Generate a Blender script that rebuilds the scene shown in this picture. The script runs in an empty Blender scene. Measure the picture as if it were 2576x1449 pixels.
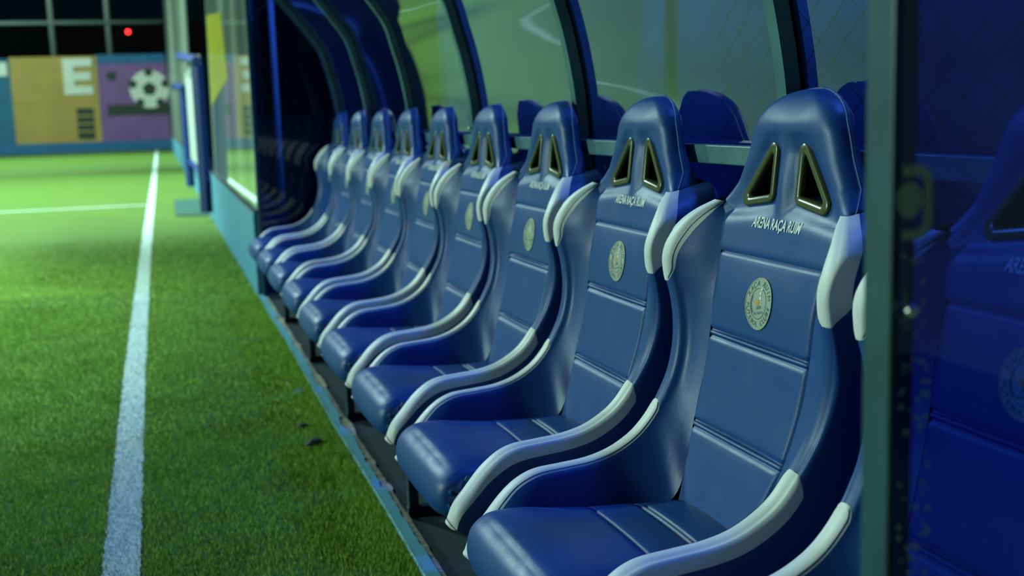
import bpy, bmesh, math, random
import numpy as np
from mathutils import Matrix, Vector

random.seed(7)
rng = np.random.default_rng(7)
scene = bpy.context.scene
C = scene.collection

# ------------------------------------------------------------------ camera
W, H, F = 2576.0, 1449.0, 2977.0
CAMZ = 1.20
def cam_axes(vp=(391.05, 305.07), roll=-0.0754):
    d = np.array([vp[0]-W/2, vp[1]-H/2, F]); d /= np.linalg.norm(d)
    up = np.array([math.sin(roll), -math.cos(roll), 0.0]); up -= d*(up @ d); up /= np.linalg.norm(up)
    return np.stack([np.cross(d, up), d, up], 1)
RC = cam_axes()
def ray(px, py): return RC.T @ np.array([px-W/2, py-H/2, F])
def onY(px, py, Y):
    r = ray(px, py)*1.0; r = r*(Y/r[1]); return (r[0], Y, r[2]+CAMZ)
def onX(px, py, X):
    r = ray(px, py)*1.0; r = r*(X/r[0]); return (X, r[1], r[2]+CAMZ)
def onZ(px, py, Z):
    r = ray(px, py)*1.0; r = r*((Z-CAMZ)/r[2]); return (r[0], r[1], Z)

cd = bpy.data.cameras.new('camera'); camo = bpy.data.objects.new('camera', cd); C.objects.link(camo)
r0, r1, r2 = RC[0], RC[1], RC[2]
camo.matrix_world = Matrix(((r0[0], -r1[0], -r2[0], 0), (r0[1], -r1[1], -r2[1], 0), (r0[2], -r1[2], -r2[2], CAMZ), (0, 0, 0, 1)))
cd.sensor_width = 36.0; cd.sensor_fit = 'HORIZONTAL'; cd.lens = F/W*36.0
cd.clip_start = 0.05; cd.clip_end = 1000
cd.dof.use_dof = True; cd.dof.focus_distance = 2.28; cd.dof.aperture_fstop = 3.4
scene.camera = camo

# ------------------------------------------------------------------ light
scene.view_settings.view_transform = 'Standard'
scene.view_settings.look = 'None'
scene.view_settings.gamma = 1.0
scene.view_settings.use_curve_mapping = False
scene.view_settings.exposure = 0.0
world = bpy.data.worlds.new('night_sky'); scene.world = world
world.use_nodes = True
bg = world.node_tree.nodes['Background']
bg.inputs[0].default_value = (0.05, 0.28, 0.42, 1); bg.inputs[1].default_value = 0.012

FLOOD = (0.61, 0.95, 0.84)
def flood(name, loc, target, power, size, color=FLOOD):
    ld = bpy.data.lights.new(name, 'AREA'); ld.energy = power; ld.size = size; ld.shape = 'SQUARE'; ld.color = color
    o = bpy.data.objects.new(name, ld); C.objects.link(o); o.location = loc
    o.rotation_euler = (Vector(target)-Vector(loc)).to_track_quat('-Z', 'Y').to_euler()
    return o
flood('floodlight_pitch', (-22.0, 9.0, 7.0), (0.6, 3.5, 0.6), 3700, 2.6)
flood('floodlight_pitch_middle', (-10.0, 24.0, 12.0), (-2.0, 20.0, 0.0), 4000, 1.6)
flood('floodlight_pitch_far', (-12.0, 40.0, 11.0), (-4.0, 47.0, 0.0), 2600, 1.6)
flood('floodlight_behind', (6.9, 3.6, 14.5), (0.6, 4.0, 0.4), 3300, 1.6)
flood('back_wall_fill', (2.2, 4.0, 4.6), (3.4, 4.0, 1.2), 12, 0.6)  # unseen lamp added to light the wall behind the fence
def spot(name, loc, target, power, cone, color=FLOOD):
    ld = bpy.data.lights.new(name, 'SPOT'); ld.energy = power; ld.spot_size = math.radians(cone); ld.spot_blend = 0.5; ld.shadow_soft_size = 0.5; ld.color = color
    o = bpy.data.objects.new(name, ld); C.objects.link(o); o.location = loc
    o.rotation_euler = (Vector(target)-Vector(loc)).to_track_quat('-Z', 'Y').to_euler()
    return o
spot('turf_fill', (-5.2, 7.0, 12.0), (-5.2, 7.5, 0.0), 12000, 56)  # unseen spot added to brighten the near turf, cone fading at the dugout
spot('turf_fill_middle', (-4.5, 21.0, 13.0), (-4.0, 21.0, 0.0), 22000, 82)  # added spot that brightens the middle turf, no real fixture
spot('turf_fill_far', (-5.0, 40.0, 13.0), (-4.5, 40.0, 0.0), 17000, 82)  # added spot that brightens the far turf, no real fixture

# ------------------------------------------------------------------ materials
def nodes(m):
    m.use_nodes = True
    nt = m.node_tree
    return nt, nt.nodes, nt.links
def rgba(c): return (c[0], c[1], c[2], 1.0)
def mat(name, col, rough=0.5, metal=0.0, var=0.0, scale=20.0, bump=0.0, bscale=200.0, coat=0.0, spec=0.5, col2=None):
    m = bpy.data.materials.new(name); nt, n, l = nodes(m)
    b = n['Principled BSDF']
    b.inputs['Roughness'].default_value = rough; b.inputs['Metallic'].default_value = metal
    b.inputs['Coat Weight'].default_value = coat; b.inputs['Coat Roughness'].default_value = 0.08
    b.inputs['Specular IOR Level'].default_value = spec
    tc = n.new('ShaderNodeTexCoord')
    if var > 0 or col2:
        t = n.new('ShaderNodeTexNoise'); t.inputs['Scale'].default_value = scale; t.inputs['Detail'].default_value = 6
        l.new(tc.outputs['Object'], t.inputs['Vector'])
        r = n.new('ShaderNodeValToRGB')
        c2 = col2 if col2 else tuple(x*(1-var) for x in col)
        r.color_ramp.elements[0].position = 0.35; r.color_ramp.elements[1].position = 0.65
        r.color_ramp.elements[0].color = rgba(c2); r.color_ramp.elements[1].color = rgba(col)
        l.new(t.outputs['Fac'], r.inputs['Fac']); l.new(r.outputs['Color'], b.inputs['Base Color'])
    else:
        b.inputs['Base Color'].default_value = rgba(col)
    if bump > 0:
        t2 = n.new('ShaderNodeTexNoise'); t2.inputs['Scale'].default_value = bscale; t2.inputs['Detail'].default_value = 4
        l.new(tc.outputs['Object'], t2.inputs['Vector'])
        bp = n.new('ShaderNodeBump'); bp.inputs['Strength'].default_value = bump; bp.inputs['Distance'].default_value = 0.002
        l.new(t2.outputs['Fac'], bp.inputs['Height']); l.new(bp.outputs['Normal'], b.inputs['Normal'])
    return m
def leather(name, col, rough=0.48):
    m = bpy.data.materials.new(name); nt, n, l = nodes(m)
    b = n['Principled BSDF']; b.inputs['Base Color'].default_value = rgba(col); b.inputs['Specular IOR Level'].default_value = 0.38
    tc = n.new('ShaderNodeTexCoord')
    v = n.new('ShaderNodeTexVoronoi'); v.inputs['Scale'].default_value = 520; l.new(tc.outputs['Object'], v.inputs['Vector'])
    t = n.new('ShaderNodeTexNoise'); t.inputs['Scale'].default_value = 18; t.inputs['Detail'].default_value = 5; l.new(tc.outputs['Object'], t.inputs['Vector'])
    mr = n.new('ShaderNodeMapRange'); mr.inputs['To Min'].default_value = rough-0.07; mr.inputs['To Max'].default_value = rough+0.08
    l.new(t.outputs['Fac'], mr.inputs['Value']); l.new(mr.outputs['Result'], b.inputs['Roughness'])
    # long soft creases in the vinyl
    mp = n.new('ShaderNodeMapping'); mp.inputs['Scale'].default_value = (30, 30, 9); l.new(tc.outputs['Object'], mp.inputs['Vector'])
    t3 = n.new('ShaderNodeTexNoise'); t3.inputs['Scale'].default_value = 2.0; t3.inputs['Detail'].default_value = 6; l.new(mp.outputs['Vector'], t3.inputs['Vector'])
    mx = n.new('ShaderNodeMath'); mx.operation = 'MULTIPLY_ADD'; mx.inputs[1].default_value = 3.0
    l.new(t3.outputs['Fac'], mx.inputs[0]); l.new(v.outputs['Distance'], mx.inputs[2])
    bp = n.new('ShaderNodeBump'); bp.inputs['Strength'].default_value = 0.09; bp.inputs['Distance'].default_value = 0.0012
    l.new(mx.outputs[0], bp.inputs['Height']); l.new(bp.outputs['Normal'], b.inputs['Normal'])
    return m
def pane_mat(name, tint, ior, wave=0.0):
    # tinted polycarbonate sheet: coloured see-through body, Fresnel reflection on the face
    m = bpy.data.materials.new(name); nt, n, l = nodes(m)
    n.remove(n['Principled BSDF']); out = n['Material Output']
    tr = n.new('ShaderNodeBsdfTransparent'); tr.inputs[0].default_value = rgba(tint)
    gl = n.new('ShaderNodeBsdfGlossy'); gl.inputs['Color'].default_value = (0.95, 0.97, 1.0, 1); gl.inputs['Roughness'].default_value = 0.03
    df = n.new('ShaderNodeBsdfTranslucent'); df.inputs[0].default_value = (0.02, 0.10, 0.80, 1)
    m0 = n.new('ShaderNodeMixShader'); m0.inputs[0].default_value = 0.018
    l.new(tr.outputs[0], m0.inputs[1]); l.new(df.outputs[0], m0.inputs[2])
    fr = n.new('ShaderNodeFresnel')
    ge = n.new('ShaderNodeNewGeometry'); mi = n.new('ShaderNodeMapRange')     # same reflectance from either face of the sheet
    mi.inputs['To Min'].default_value = ior; mi.inputs['To Max'].default_value = 1.0/ior
    l.new(ge.outputs['Backfacing'], mi.inputs['Value']); l.new(mi.outputs['Result'], fr.inputs['IOR'])
    mx = n.new('ShaderNodeMixShader')
    l.new(fr.outputs[0], mx.inputs[0]); l.new(m0.outputs[0], mx.inputs[1]); l.new(gl.outputs[0], mx.inputs[2])
    if wave > 0:
        tc = n.new('ShaderNodeTexCoord'); t = n.new('ShaderNodeTexNoise'); t.inputs['Scale'].default_value = 2.2; t.inputs['Detail'].default_value = 1
        l.new(tc.outputs['Object'], t.inputs['Vector'])
        bp = n.new('ShaderNodeBump'); bp.inputs['Strength'].default_value = wave; bp.inputs['Distance'].default_value = 0.02
        l.new(t.outputs['Fac'], bp.inputs['Height']); l.new(bp.outputs['Normal'], gl.inputs['Normal'])
    l.new(mx.outputs[0], out.inputs['Surface'])
    return m

M = {}
M['blue'] = leather('blue_vinyl', (0.008, 0.056, 0.225), 0.43)
M['white'] = leather('white_vinyl', (0.72, 0.72, 0.70), 0.48)
M['shell'] = mat('seat_shell', (0.008, 0.022, 0.12), 0.5, bump=0.2, bscale=300)
M['seam'] = mat('seam_thread', (0.006, 0.02, 0.13), 0.7)
M['thread'] = mat('pale_thread', (0.12, 0.2, 0.42), 0.7)
M['plastic'] = mat('hole_trim_plastic', (0.07, 0.078, 0.028), 0.3)
M['print'] = mat('white_print', (0.72, 0.72, 0.70), 0.6)
M['patch'] = mat('emblem_patch', (0.38, 0.40, 0.33), 0.7, var=0.15, scale=300)
M['patch_ink'] = mat('emblem_ink', (0.05, 0.13, 0.12), 0.7)
M['patch_edge'] = mat('emblem_edge', (0.30, 0.36, 0.22), 0.7)
M['patch_orange'] = mat('emblem_orange', (0.62, 0.28, 0.04), 0.7)
M['steel'] = mat('teal_painted_steel', (0.075, 0.175, 0.20), 0.42, var=0.25, scale=14, bump=0.1, bscale=120)
M['dark_steel'] = mat('dark_painted_steel', (0.02, 0.045, 0.06), 0.45, var=0.3, scale=14)
M['black'] = mat('black_rubber', (0.006, 0.007, 0.012), 0.6)
M['pane'] = pane_mat('blue_polycarbonate', (0.022, 0.07, 0.50), 1.62, 0.0)
M['pane_end'] = pane_mat('blue_polycarbonate_end', (0.022, 0.06, 0.50), 1.45)
M['carpet'] = mat('dark_carpet', (0.013, 0.046, 0.056), 0.95, var=0.45, scale=60, bump=0.8, bscale=400)
M['kerb'] = mat('light_blue_paint', (0.075, 0.27, 0.40), 0.6, var=0.12, scale=9, bump=0.3, bscale=60)
M['kerb_paint'] = mat('kerb_blue_paint', (0.10, 0.36, 0.50), 0.6, var=0.12, scale=9)
M['concrete'] = mat('bare_concrete', (0.52, 0.50, 0.40), 0.9, var=0.35, scale=50, bump=0.8, bscale=120)
M['line'] = mat('white_turf_paint', (0.52, 0.62, 0.58), 0.8, var=0.2, scale=60)
M['bolt'] = mat('zinc_bolt', (0.55, 0.58, 0.5), 0.25, 0.9)
M['gate_blue'] = mat('blue_gate_paint', (0.008, 0.03, 0.17), 0.35)
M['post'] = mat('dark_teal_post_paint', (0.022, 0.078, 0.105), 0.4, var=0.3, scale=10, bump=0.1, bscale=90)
M['gate_white'] = mat('white_gate_panel', (0.42, 0.48, 0.43), 0.5, var=0.1)
M['net'] = mat('chain_link_wire', (0.012, 0.02, 0.02), 0.5)
M['back_wall'] = mat('pale_back_wall', (0.30, 0.34, 0.36), 0.9, var=0.2, scale=3)
M['orange'] = mat('orange_wall_paint', (0.50, 0.34, 0.09), 0.8, var=0.12, scale=1.2)
M['purple'] = mat('purple_wall_paint', (0.26, 0.12, 0.34), 0.8, var=0.2, scale=1.0)
M['wall_blue'] = mat('blue_wall_paint', (0.03, 0.16, 0.27), 0.8, var=0.2, scale=1.0)
M['base_blue'] = mat('blue_base_paint', (0.03, 0.15, 0.33), 0.8, var=0.1, scale=2)
M['wall_white'] = mat('white_wall_paint', (0.80, 0.82, 0.74), 0.8, var=0.08, scale=2)
M['wall_dark'] = mat('dark_wall_paint', (0.035, 0.055, 0.04), 0.8)
M['night'] = mat('dark_building', (0.02, 0.025, 0.025), 0.9, var=0.5, scale=0.15)
M['pole'] = mat('grey_fence_steel', (0.20, 0.26, 0.25), 0.5)

def turf_layer(name, a, b_, c_):
    m = bpy.data.materials.new(name); nt, n, l = nodes(m)
    b = n['Principled BSDF']; b.inputs['Roughness'].default_value = 0.75; b.inputs['Specular IOR Level'].default_value = 0.10
    tc = n.new('ShaderNodeTexCoord')
    t = n.new('ShaderNodeTexNoise'); t.inputs['Scale'].default_value = 140; t.inputs['Detail'].default_value = 3
    t2 = n.new('ShaderNodeTexNoise'); t2.inputs['Scale'].default_value = 3.0; t2.inputs['Detail'].default_value = 6
    l.new(tc.outputs['Object'], t.inputs['Vector']); l.new(tc.outputs['Object'], t2.inputs['Vector'])
    r = n.new('ShaderNodeValToRGB'); r.color_ramp.elements[0].position = 0.3; r.color_ramp.elements[1].position = 0.7
    r.color_ramp.elements[0].color = rgba(a); r.color_ramp.elements[1].color = rgba(b_)
    l.new(t.outputs['Fac'], r.inputs['Fac'])
    mx = n.new('ShaderNodeMix'); mx.data_type = 'RGBA'
    mr = n.new('ShaderNodeMapRange'); mr.inputs['From Min'].default_value = 0.45; mr.inputs['From Max'].default_value = 0.75; mr.inputs['To Max'].default_value = 0.8
    l.new(t2.outputs['Fac'], mr.inputs['Value']); l.new(mr.outputs['Result'], mx.inputs['Factor'])
    l.new(r.outputs['Color'], mx.inputs['A']); mx.inputs['B'].default_value = rgba(c_)
    l.new(mx.outputs['Result'], b.inputs['Base Color'])
    return m
M['turf'] = turf_layer('artificial_turf', (0.05, 0.095, 0.015), (0.13, 0.22, 0.045), (0.08, 0.145, 0.022))
M['blade'] = turf_layer('turf_blades', (0.24, 0.42, 0.06), (0.46, 0.66, 0.15), (0.25, 0.40, 0.06))

def banner_mat(name='glossy_banner', gain=1.7, coat=1.0):
    # printed glossy board: vertical bands of blurred colour running along the wall
    m = bpy.data.materials.new(name); nt, n, l = nodes(m)
    b = n['Principled BSDF']; b.inputs['Roughness'].default_value = 0.35
    b.inputs['Coat Weight'].default_value = coat; b.inputs['Coat Roughness'].default_value = 0.02; b.inputs['Coat IOR'].default_value = 1.7
    tc = n.new('ShaderNodeTexCoord'); sp = n.new('ShaderNodeSeparateXYZ'); l.new(tc.outputs['Object'], sp.inputs[0])
    t = n.new('ShaderNodeTexNoise'); t.noise_dimensions = '2D'; t.inputs['Scale'].default_value = 1.0; t.inputs['Detail'].default_value = 4
    mp = n.new('ShaderNodeMapping'); mp.inputs['Scale'].default_value = (0, 1.3, 0.12); mp.inputs['Rotation'].default_value = (0, 0, 0)
    l.new(tc.outputs['Object'], mp.inputs['Vector'])
    cb = n.new('ShaderNodeCombineXYZ'); s2 = n.new('ShaderNodeSeparateXYZ'); l.new(mp.outputs['Vector'], s2.inputs[0])
    l.new(s2.outputs['Y'], cb.inputs['X']); l.new(s2.outputs['Z'], cb.inputs['Y']); l.new(cb.outputs[0], t.inputs['Vector'])
    r = n.new('ShaderNodeValToRGB'); e = r.color_ramp.elements
    e[0].position = 0.30; e[0].color = (0.07*gain, 0.12*gain, 0.12*gain, 1); e[1].position = 0.72; e[1].color = (0.42*gain, 0.45*gain, 0.36*gain, 1)
    for p, c in ((0.42, (0.20, 0.27, 0.24, 1)), (0.5, (0.26, 0.24, 0.14, 1)), (0.58, (0.18, 0.30, 0.30, 1))):
        k = e.new(p); k.color = (c[0]*gain, c[1]*gain, c[2]*gain, 1)
    l.new(t.outputs['Fac'], r.inputs['Fac']); l.new(r.outputs['Color'], b.inputs['Base Color'])
    return m
M['banner'] = banner_mat()
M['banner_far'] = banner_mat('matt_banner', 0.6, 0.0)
M['banner_yellow'] = mat('banner_yellow', (0.55, 0.52, 0.02), 0.35, coat=0.4)
em = bpy.data.materials.new('red_lamp_glow'); nt, n, l = nodes(em)
n['Principled BSDF'].inputs['Emission Color'].default_value = (1.0, 0.02, 0.02, 1); n['Principled BSDF'].inputs['Emission Strength'].default_value = 9
M['red_glow'] = em

# ------------------------------------------------------------------ helpers
def tag(o, label=None, cat=None, group=None, kind=None):
    if label: o['label'] = label
    if cat: o['category'] = cat
    if group: o['group'] = group
    if kind: o['kind'] = kind
    return o
def empty(name, loc=(0, 0, 0)):
    o = bpy.data.objects.new(name, None); C.objects.link(o); o.location = loc; o.empty_display_size = 0.1
    return o
def link(name, me, parent=None, loc=None):
    o = bpy.data.objects.new(name, me); C.objects.link(o)
    if parent: o.parent = parent
    if loc: o.location = loc
    return o
def mesh(name, v, f, m, smooth=False):
    me = bpy.data.meshes.new(name); me.from_pydata([tuple(map(float, p)) for p in v], [], [tuple(map(int, q)) for q in f]); me.update()
    if m is not None: me.materials.append(m)
    if smooth: me.polygons.foreach_set('use_smooth', [True]*len(me.polygons))
    return me
def obj(name, v, f, m, parent=None, smooth=False): return link(name, mesh(name, v, f, m, smooth), parent)
class MB:
    def __init__(s): s.v = []; s.f = []
    def add(s, v, f):
        k = len(s.v); s.v += [tuple(p) for p in v]; s.f += [tuple(i+k for i in q) for q in f]; return s
    def box(s, x0, x1, y0, y1, z0, z1, c=0.0):
        c = min(c, (x1-x0)*.4, (y1-y0)*.4, (z1-z0)*.4)
        if c <= 0:
            v = [(x, y, z) for x in (x0, x1) for y in (y0, y1) for z in (z0, z1)]
            return s.add(v, [(0, 1, 3, 2), (4, 6, 7, 5), (0, 4, 5, 1), (2, 3, 7, 6), (0, 2, 6, 4), (1, 5, 7, 3)])
        bm = bmesh.new(); bmesh.ops.create_cube(bm, size=1)
        for w in bm.verts: w.co = ((x0+x1)/2+w.co.x*(x1-x0), (y0+y1)/2+w.co.y*(y1-y0), (z0+z1)/2+w.co.z*(z1-z0))
        bmesh.ops.bevel(bm, geom=bm.edges[:], offset=c, segments=2, affect='EDGES', profile=0.5)
        bm.verts.index_update()
        s.add([tuple(w.co) for w in bm.verts], [tuple(w.index for w in q.verts) for q in bm.faces]); bm.free(); return s
    def tube(s, path, r, n=8, cap=True, closed=False):
        P = [Vector(p) for p in path]; N = len(P); rings = []
        up = Vector((0, 0, 1)); prev = None
        for i in range(N):
            a = P[i-1] if (i > 0 or closed) else P[i]; b = P[(i+1) % N] if (i < N-1 or closed) else P[i]
            t = (b-a).normalized()
            if prev is None:
                u = up if abs(t.dot(up)) < .95 else Vector((0, 1, 0))
                e1 = t.cross(u).normalized()
            else:
                e1 = (prev - t*prev.dot(t)).normalized()
            prev = e1; e2 = t.cross(e1)
            rr = r[i] if hasattr(r, '__len__') else r
            rings.append([P[i]+e1*(rr*math.cos(q))+e2*(rr*math.sin(q)) for q in [2*math.pi*k/n for k in range(n)]])
        v = [p for rg in rings for p in rg]; f = []
        for i in range(N if closed else N-1):
            j = (i+1) % N
            for k in range(n): f.append((i*n+k, i*n+(k+1) % n, j*n+(k+1) % n, j*n+k))
        if cap and not closed: f.append(tuple(range(n))[::-1]); f.append(tuple((N-1)*n+k for k in range(n)))
        return s.add(v, f)
    def build(s, name, m, parent=None, smooth=False): return obj(name, s.v, s.f, m, parent, smooth)
    def data(s, name, m, smooth=False): return mesh(name, s.v, s.f, m, smooth)
def box(name, m, parent, x0, x1, y0, y1, z0, z1, c=0.002): return MB().box(x0, x1, y0, y1, z0, z1, c).build(name, m, parent)
def grid_faces(nr, nc, keep=None):
    f = []
    for i in range(nr-1):
        for j in range(nc-1):
            if keep is None or keep(i, j): f.append((i*nc+j, i*nc+j+1, (i+1)*nc+j+1, (i+1)*nc+j))
    return f
def catmull(P, t):
    P = np.asarray(P, float); n = len(P)-1
    t = np.clip(np.asarray(t, float), 0, 1)*n
    i = np.clip(np.floor(t).astype(int), 0, n-1); u = (t-i)[:, None]
    p1, p2 = P[i], P[i+1]
    p0 = np.where((i > 0)[:, None], P[np.maximum(i-1, 0)], 2*p1-p2)
    p3 = np.where((i < n-1)[:, None], P[np.minimum(i+2, n)], 2*p2-p1)
    return 0.5*((2*p1)+(-p0+p2)*u+(2*p0-5*p1+4*p2-p3)*u**2+(-p0+3*p1-3*p2+p3)*u**3)
def split_normals(me, full_n, idx):
    me.normals_split_custom_set_from_vertices([tuple(full_n[i]) for i in idx])
def grid_normals(V, nr, nc):
    G = V.reshape(nr, nc, 3)
    du = np.gradient(G, axis=0); dv = np.gradient(G, axis=1)
    nn = np.cross(dv, du); nn /= np.maximum(np.linalg.norm(nn, axis=2, keepdims=True), 1e-9)
    return nn

# ------------------------------------------------------------------ the setting
turf = obj('turf', [(-40, -12, -.004), (0.583, -12, -.004), (0.583, 53.5, -.004), (-40, 53.5, -.004)], [(0, 1, 2, 3)], M['turf'])
tag(turf, 'green artificial turf pitch', kind='structure')
fl = MB().box(0.62, 3.4, -3, 8.4, -.1, 0.0).build('floor', M['carpet']); tag(fl, 'dark carpet floor inside the dugout', kind='structure')
wb = MB().box(3.4, 3.5, -6, 14, -.1, 3.0).build('wall_back', M['back_wall']); tag(wb, 'pale wall behind the chain link fence', kind='structure')

# kerb: painted strip with a chipped concrete inner edge
kb = empty('kerb', (0, 0, 0)); tag(kb, 'light blue painted kerb between turf and dugout floor', kind='structure')
ys = np.arange(-1.0, 8.09, 0.012); nz = np.cumsum(rng.normal(0, 1, len(ys)))
nz = np.convolve(nz-np.convolve(nz, np.ones(60)/60, 'same'), np.ones(3)/3, 'same'); nz = np.clip(nz/4.0, -1, 1)
big = 0.5+0.5*np.sin(ys*7.3+1.2*np.sin(ys*2.9)); amp = np.where(big > .62, 1.0, 0.25)
xe = 0.628-0.021*amp*(0.6+0.4*nz)-0.004*np.maximum(nz, 0)
xl = 0.579+0.003*np.sin(ys*2.3)
v = []; f = []
for i, y in enumerate(ys): v += [(xl[i], y, -.10), (xl[i], y, .012), (xl[i]+.004, y, .016), (xe[i]-.003, y, .016), (xe[i], y, .010), (xe[i]+.002, y, -.02)]
for i in range(len(ys)-1):
    for k in range(5): f.append((i*6+k, i*6+k+1, i*6+6+k+1, i*6+6+k))
obj('kerb_paint', v, f, M['kerb_paint'], kb)
v = []; f = []
xo = 0.640+0.012*amp*np.clip(nz+.3, 0, 1)
for i, y in enumerate(ys):
    hz = 0.008+0.003*rng.random()
    v += [(xe[i]-.012, y, .006), (xe[i]+.001, y, hz), (xo[i], y, hz*.8), (xo[i]+.005, y, -.02)]
for i in range(len(ys)-1):
    for k in range(3): f.append((i*4+k, i*4+k+1, i*4+4+k+1, i*4+4+k))
obj('chipped_edge', v, f, M['concrete'], kb)['label'] = 'bare chipped concrete edge'

# side wall beyond the dugout: plinth, coping line, glossy boards
wr = empty('wall_right', (0, 0, 0)); tag(wr, 'light blue plinth wall with glossy boards beyond the dugout', kind='structure')
MB().box(0.583, 0.82, 8.135, 53.5, -.1, 0.56, .006).build('plinth', M['kerb'], wr)
MB().box(0.590, 0.83, 8.135, 53.5, 0.561, 0.582, .004).build('coping', M['dark_steel'], wr)
def board(y0, y1, z0, z1, m, x=0.613, lean=0.012):
    dz = z1-z0
    v = [(x, y0, z0), (x, y1, z0), (x+lean*dz, y1, z1), (x+lean*dz, y0, z1), (x+.03, y0, z0), (x+.03, y1, z0), (x+.03+lean*dz, y1, z1), (x+.03+lean*dz, y0, z1)]
    return obj('board', v, [(0, 3, 2, 1), (4, 5, 6, 7), (0, 1, 5, 4), (3, 7, 6, 2), (0, 4, 7, 3), (1, 2, 6, 5)], m, wr)
board(8.15, 14.2, .583, 3.3, M['banner'])
yb = [(0.612+.012*(z-.583)-.004, y, z) for y, z in ((10.6, 1.55), (13.9, 1.35), (13.9, 2.35), (11.2, 2.15))]
obj('yellow_print', yb+[(x+.003, y, z) for x, y, z in yb], [(0, 1, 2, 3), (7, 6, 5, 4), (0, 4, 5, 1), (1, 5, 6, 2), (2, 6, 7, 3), (3, 7, 4, 0)], M['banner_yellow'], wr)['label'] = 'yellow print on the board'
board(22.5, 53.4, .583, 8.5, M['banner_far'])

# far wall with murals
YF = 53.5
wf = empty('wall_far', (0, YF, 0)); tag(wf, 'painted wall with colour panels at the end of the pitch', kind='structure')
def fx(px, py): q = onY(px, py, YF); return q[0], q[2]
ZB = fx(200, 358)[1]; ZT = fx(135, 143)[1]
MB().box(-40, 3.0, 0.0, .3, -.1, ZT-.05).build('wall_core', M['wall_blue'], wf)
MB().box(-40, 0.58, -.12, 0, -.1, ZB).build('base_band', M['base_blue'], wf)
def panel(name, m, x0, x1, z0, z1, d=0.05): return MB().box(x0, x1, -d, 0, z0, z1).build(name, m, wf)
xo0, xo1 = fx(32, 250)[0], fx(250, 250)[0]; xp1 = 0.578
panel('orange_panel', M['orange'], xo0, xo1, ZB, ZT, .06)
panel('purple_panel', M['purple'], xo1, xp1, ZB, ZT-.32, .05)
panel('blue_coping', M['base_blue'], xo1, xp1, ZT-.32, ZT+.05, .07)
panel('picture_corner', M['wall_white'], -9.0, fx(18, 180)[0], ZT-.75, ZT-.2, .05)
panel('dark_band', M['wall_dark'], fx(272, 290)[0], xp1, fx(350, 290)[1], fx(350, 262)[1], .055)
panel('dark_patch', M['wall_dark'], fx(268, 190)[0], fx(292, 190)[0], fx(280, 202)[1], fx(280, 182)[1], .055)
ex0, ex1 = fx(160, 195)[0], fx(233, 195)[0]; ez1, ez0 = fx(196, 147)[1], fx(196, 238)[1]; eh = ez1-ez0
e_ = MB().box(ex0, ex0+.42, -.12, -.06, ez0, ez1)
for k, wl in ((0.0, 1.0), (.385, .92), (.77, 1.0)): e_.box(ex0+.419, ex0+.42+(ex1-ex0-.42)*wl, -.12, -.06, ez0+eh*k, ez0+eh*k+eh*.23)
e_.build('letter_e', M['wall_white'], wf)['label'] = 'white painted letter E'
wx0, wx1 = fx(195, 310)[0], fx(238, 310)[0]; wz1, wz0 = fx(215, 272)[1], fx(215, 350)[1]
g = panel('barred_window', M['wall_dark'], wx0, wx1, wz0, wz1, .08)
for k in range(1, 4): MB().box(wx0, wx1, -.1, -.08, wz0+(wz1-wz0)*k/4-.03, wz0+(wz1-wz0)*k/4+.03).build('window_bar', M['orange'], g)
box('panel_strip', M['orange'], wf, xo0, xo1, -.08, -.06, fx(140, 258)[1], fx(140, 253)[1], 0)
bx, bz = fx(376, 224); br = 0.80
ball = MB(); a = [(bx+br*math.cos(t), -.07, bz+br*math.sin(t)) for t in np.linspace(0, 2*math.pi, 40, endpoint=False)]
ball.add(a+[(x, -.05, z) for x, y, z in a], [tuple(range(40))]+[(i, i+40, (i+1) % 40+40, (i+1) % 40) for i in range(40)])
bo = ball.build('painted_football', M['wall_white'], wf)
pg = MB()
def pent(cx, cz, r, rot, y=-.074):
    pts = [(cx+r*math.cos(rot+k*2*math.pi/5), y, cz+r*math.sin(rot+k*2*math.pi/5)) for k in range(5)]
    pg.add(pts+[(x, y+.004, z) for x, _, z in pts], [(0, 1, 2, 3, 4)]+[(k, (k+1) % 5, (k+1) % 5+5, k+5) for k in range(5)])
pent(bx, bz, .31, math.pi/2)
for k in range(5):
    t = math.pi/2+math.pi/5*0+k*2*math.pi/5; pent(bx+.70*math.cos(t), bz+.70*math.sin(t), .20, t+math.pi)
pg.build('pentagon_patches', M['wall_dark'], bo)

# ball-stop fence on the far wall
bf = empty('ball_stop_fence', (0, YF, ZT)); tag(bf, 'grey pole fence standing on the far painted wall', 'fence')
for px in (-20, 128, 270, 420):
    x0 = fx(px+8, 143)[0]; x1 = fx(px-17, -40)[0]
    MB().tube([(x0, .1, 0), (x0-.02, .1, 4.5)], .105, 8).build('post', M['pole'], bf, True)
MB().tube([(-12, .0, fx(200, 57)[1]-ZT), (0.6, .0, fx(200, 57)[1]-ZT)], .08, 8).build('rail', M['pole'], bf, True)
nb = MB().box(-30, 30, 40, 50, -.1, 8.6).build('dark_building', M['night'], None); nb.location = (0, YF, 0)
tag(nb, 'dark building behind the far painted wall at night', 'building')
rl = empty('warning_light', onY(322, 80, YF+38)); tag(rl, 'small red warning light glowing in the dark above far wall', 'light')
bm = bmesh.new(); bmesh.ops.create_uvsphere(bm, u_segments=12, v_segments=8, radius=.13)
me = bpy.data.meshes.new('lamp_lens'); bm.to_mesh(me); bm.free(); me.materials.append(M['red_glow']); link('lamp_lens', me, rl)
MB().box(-.06, .06, .10, 2.0, -.06, .06).build('bracket', M['night'], rl)

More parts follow.
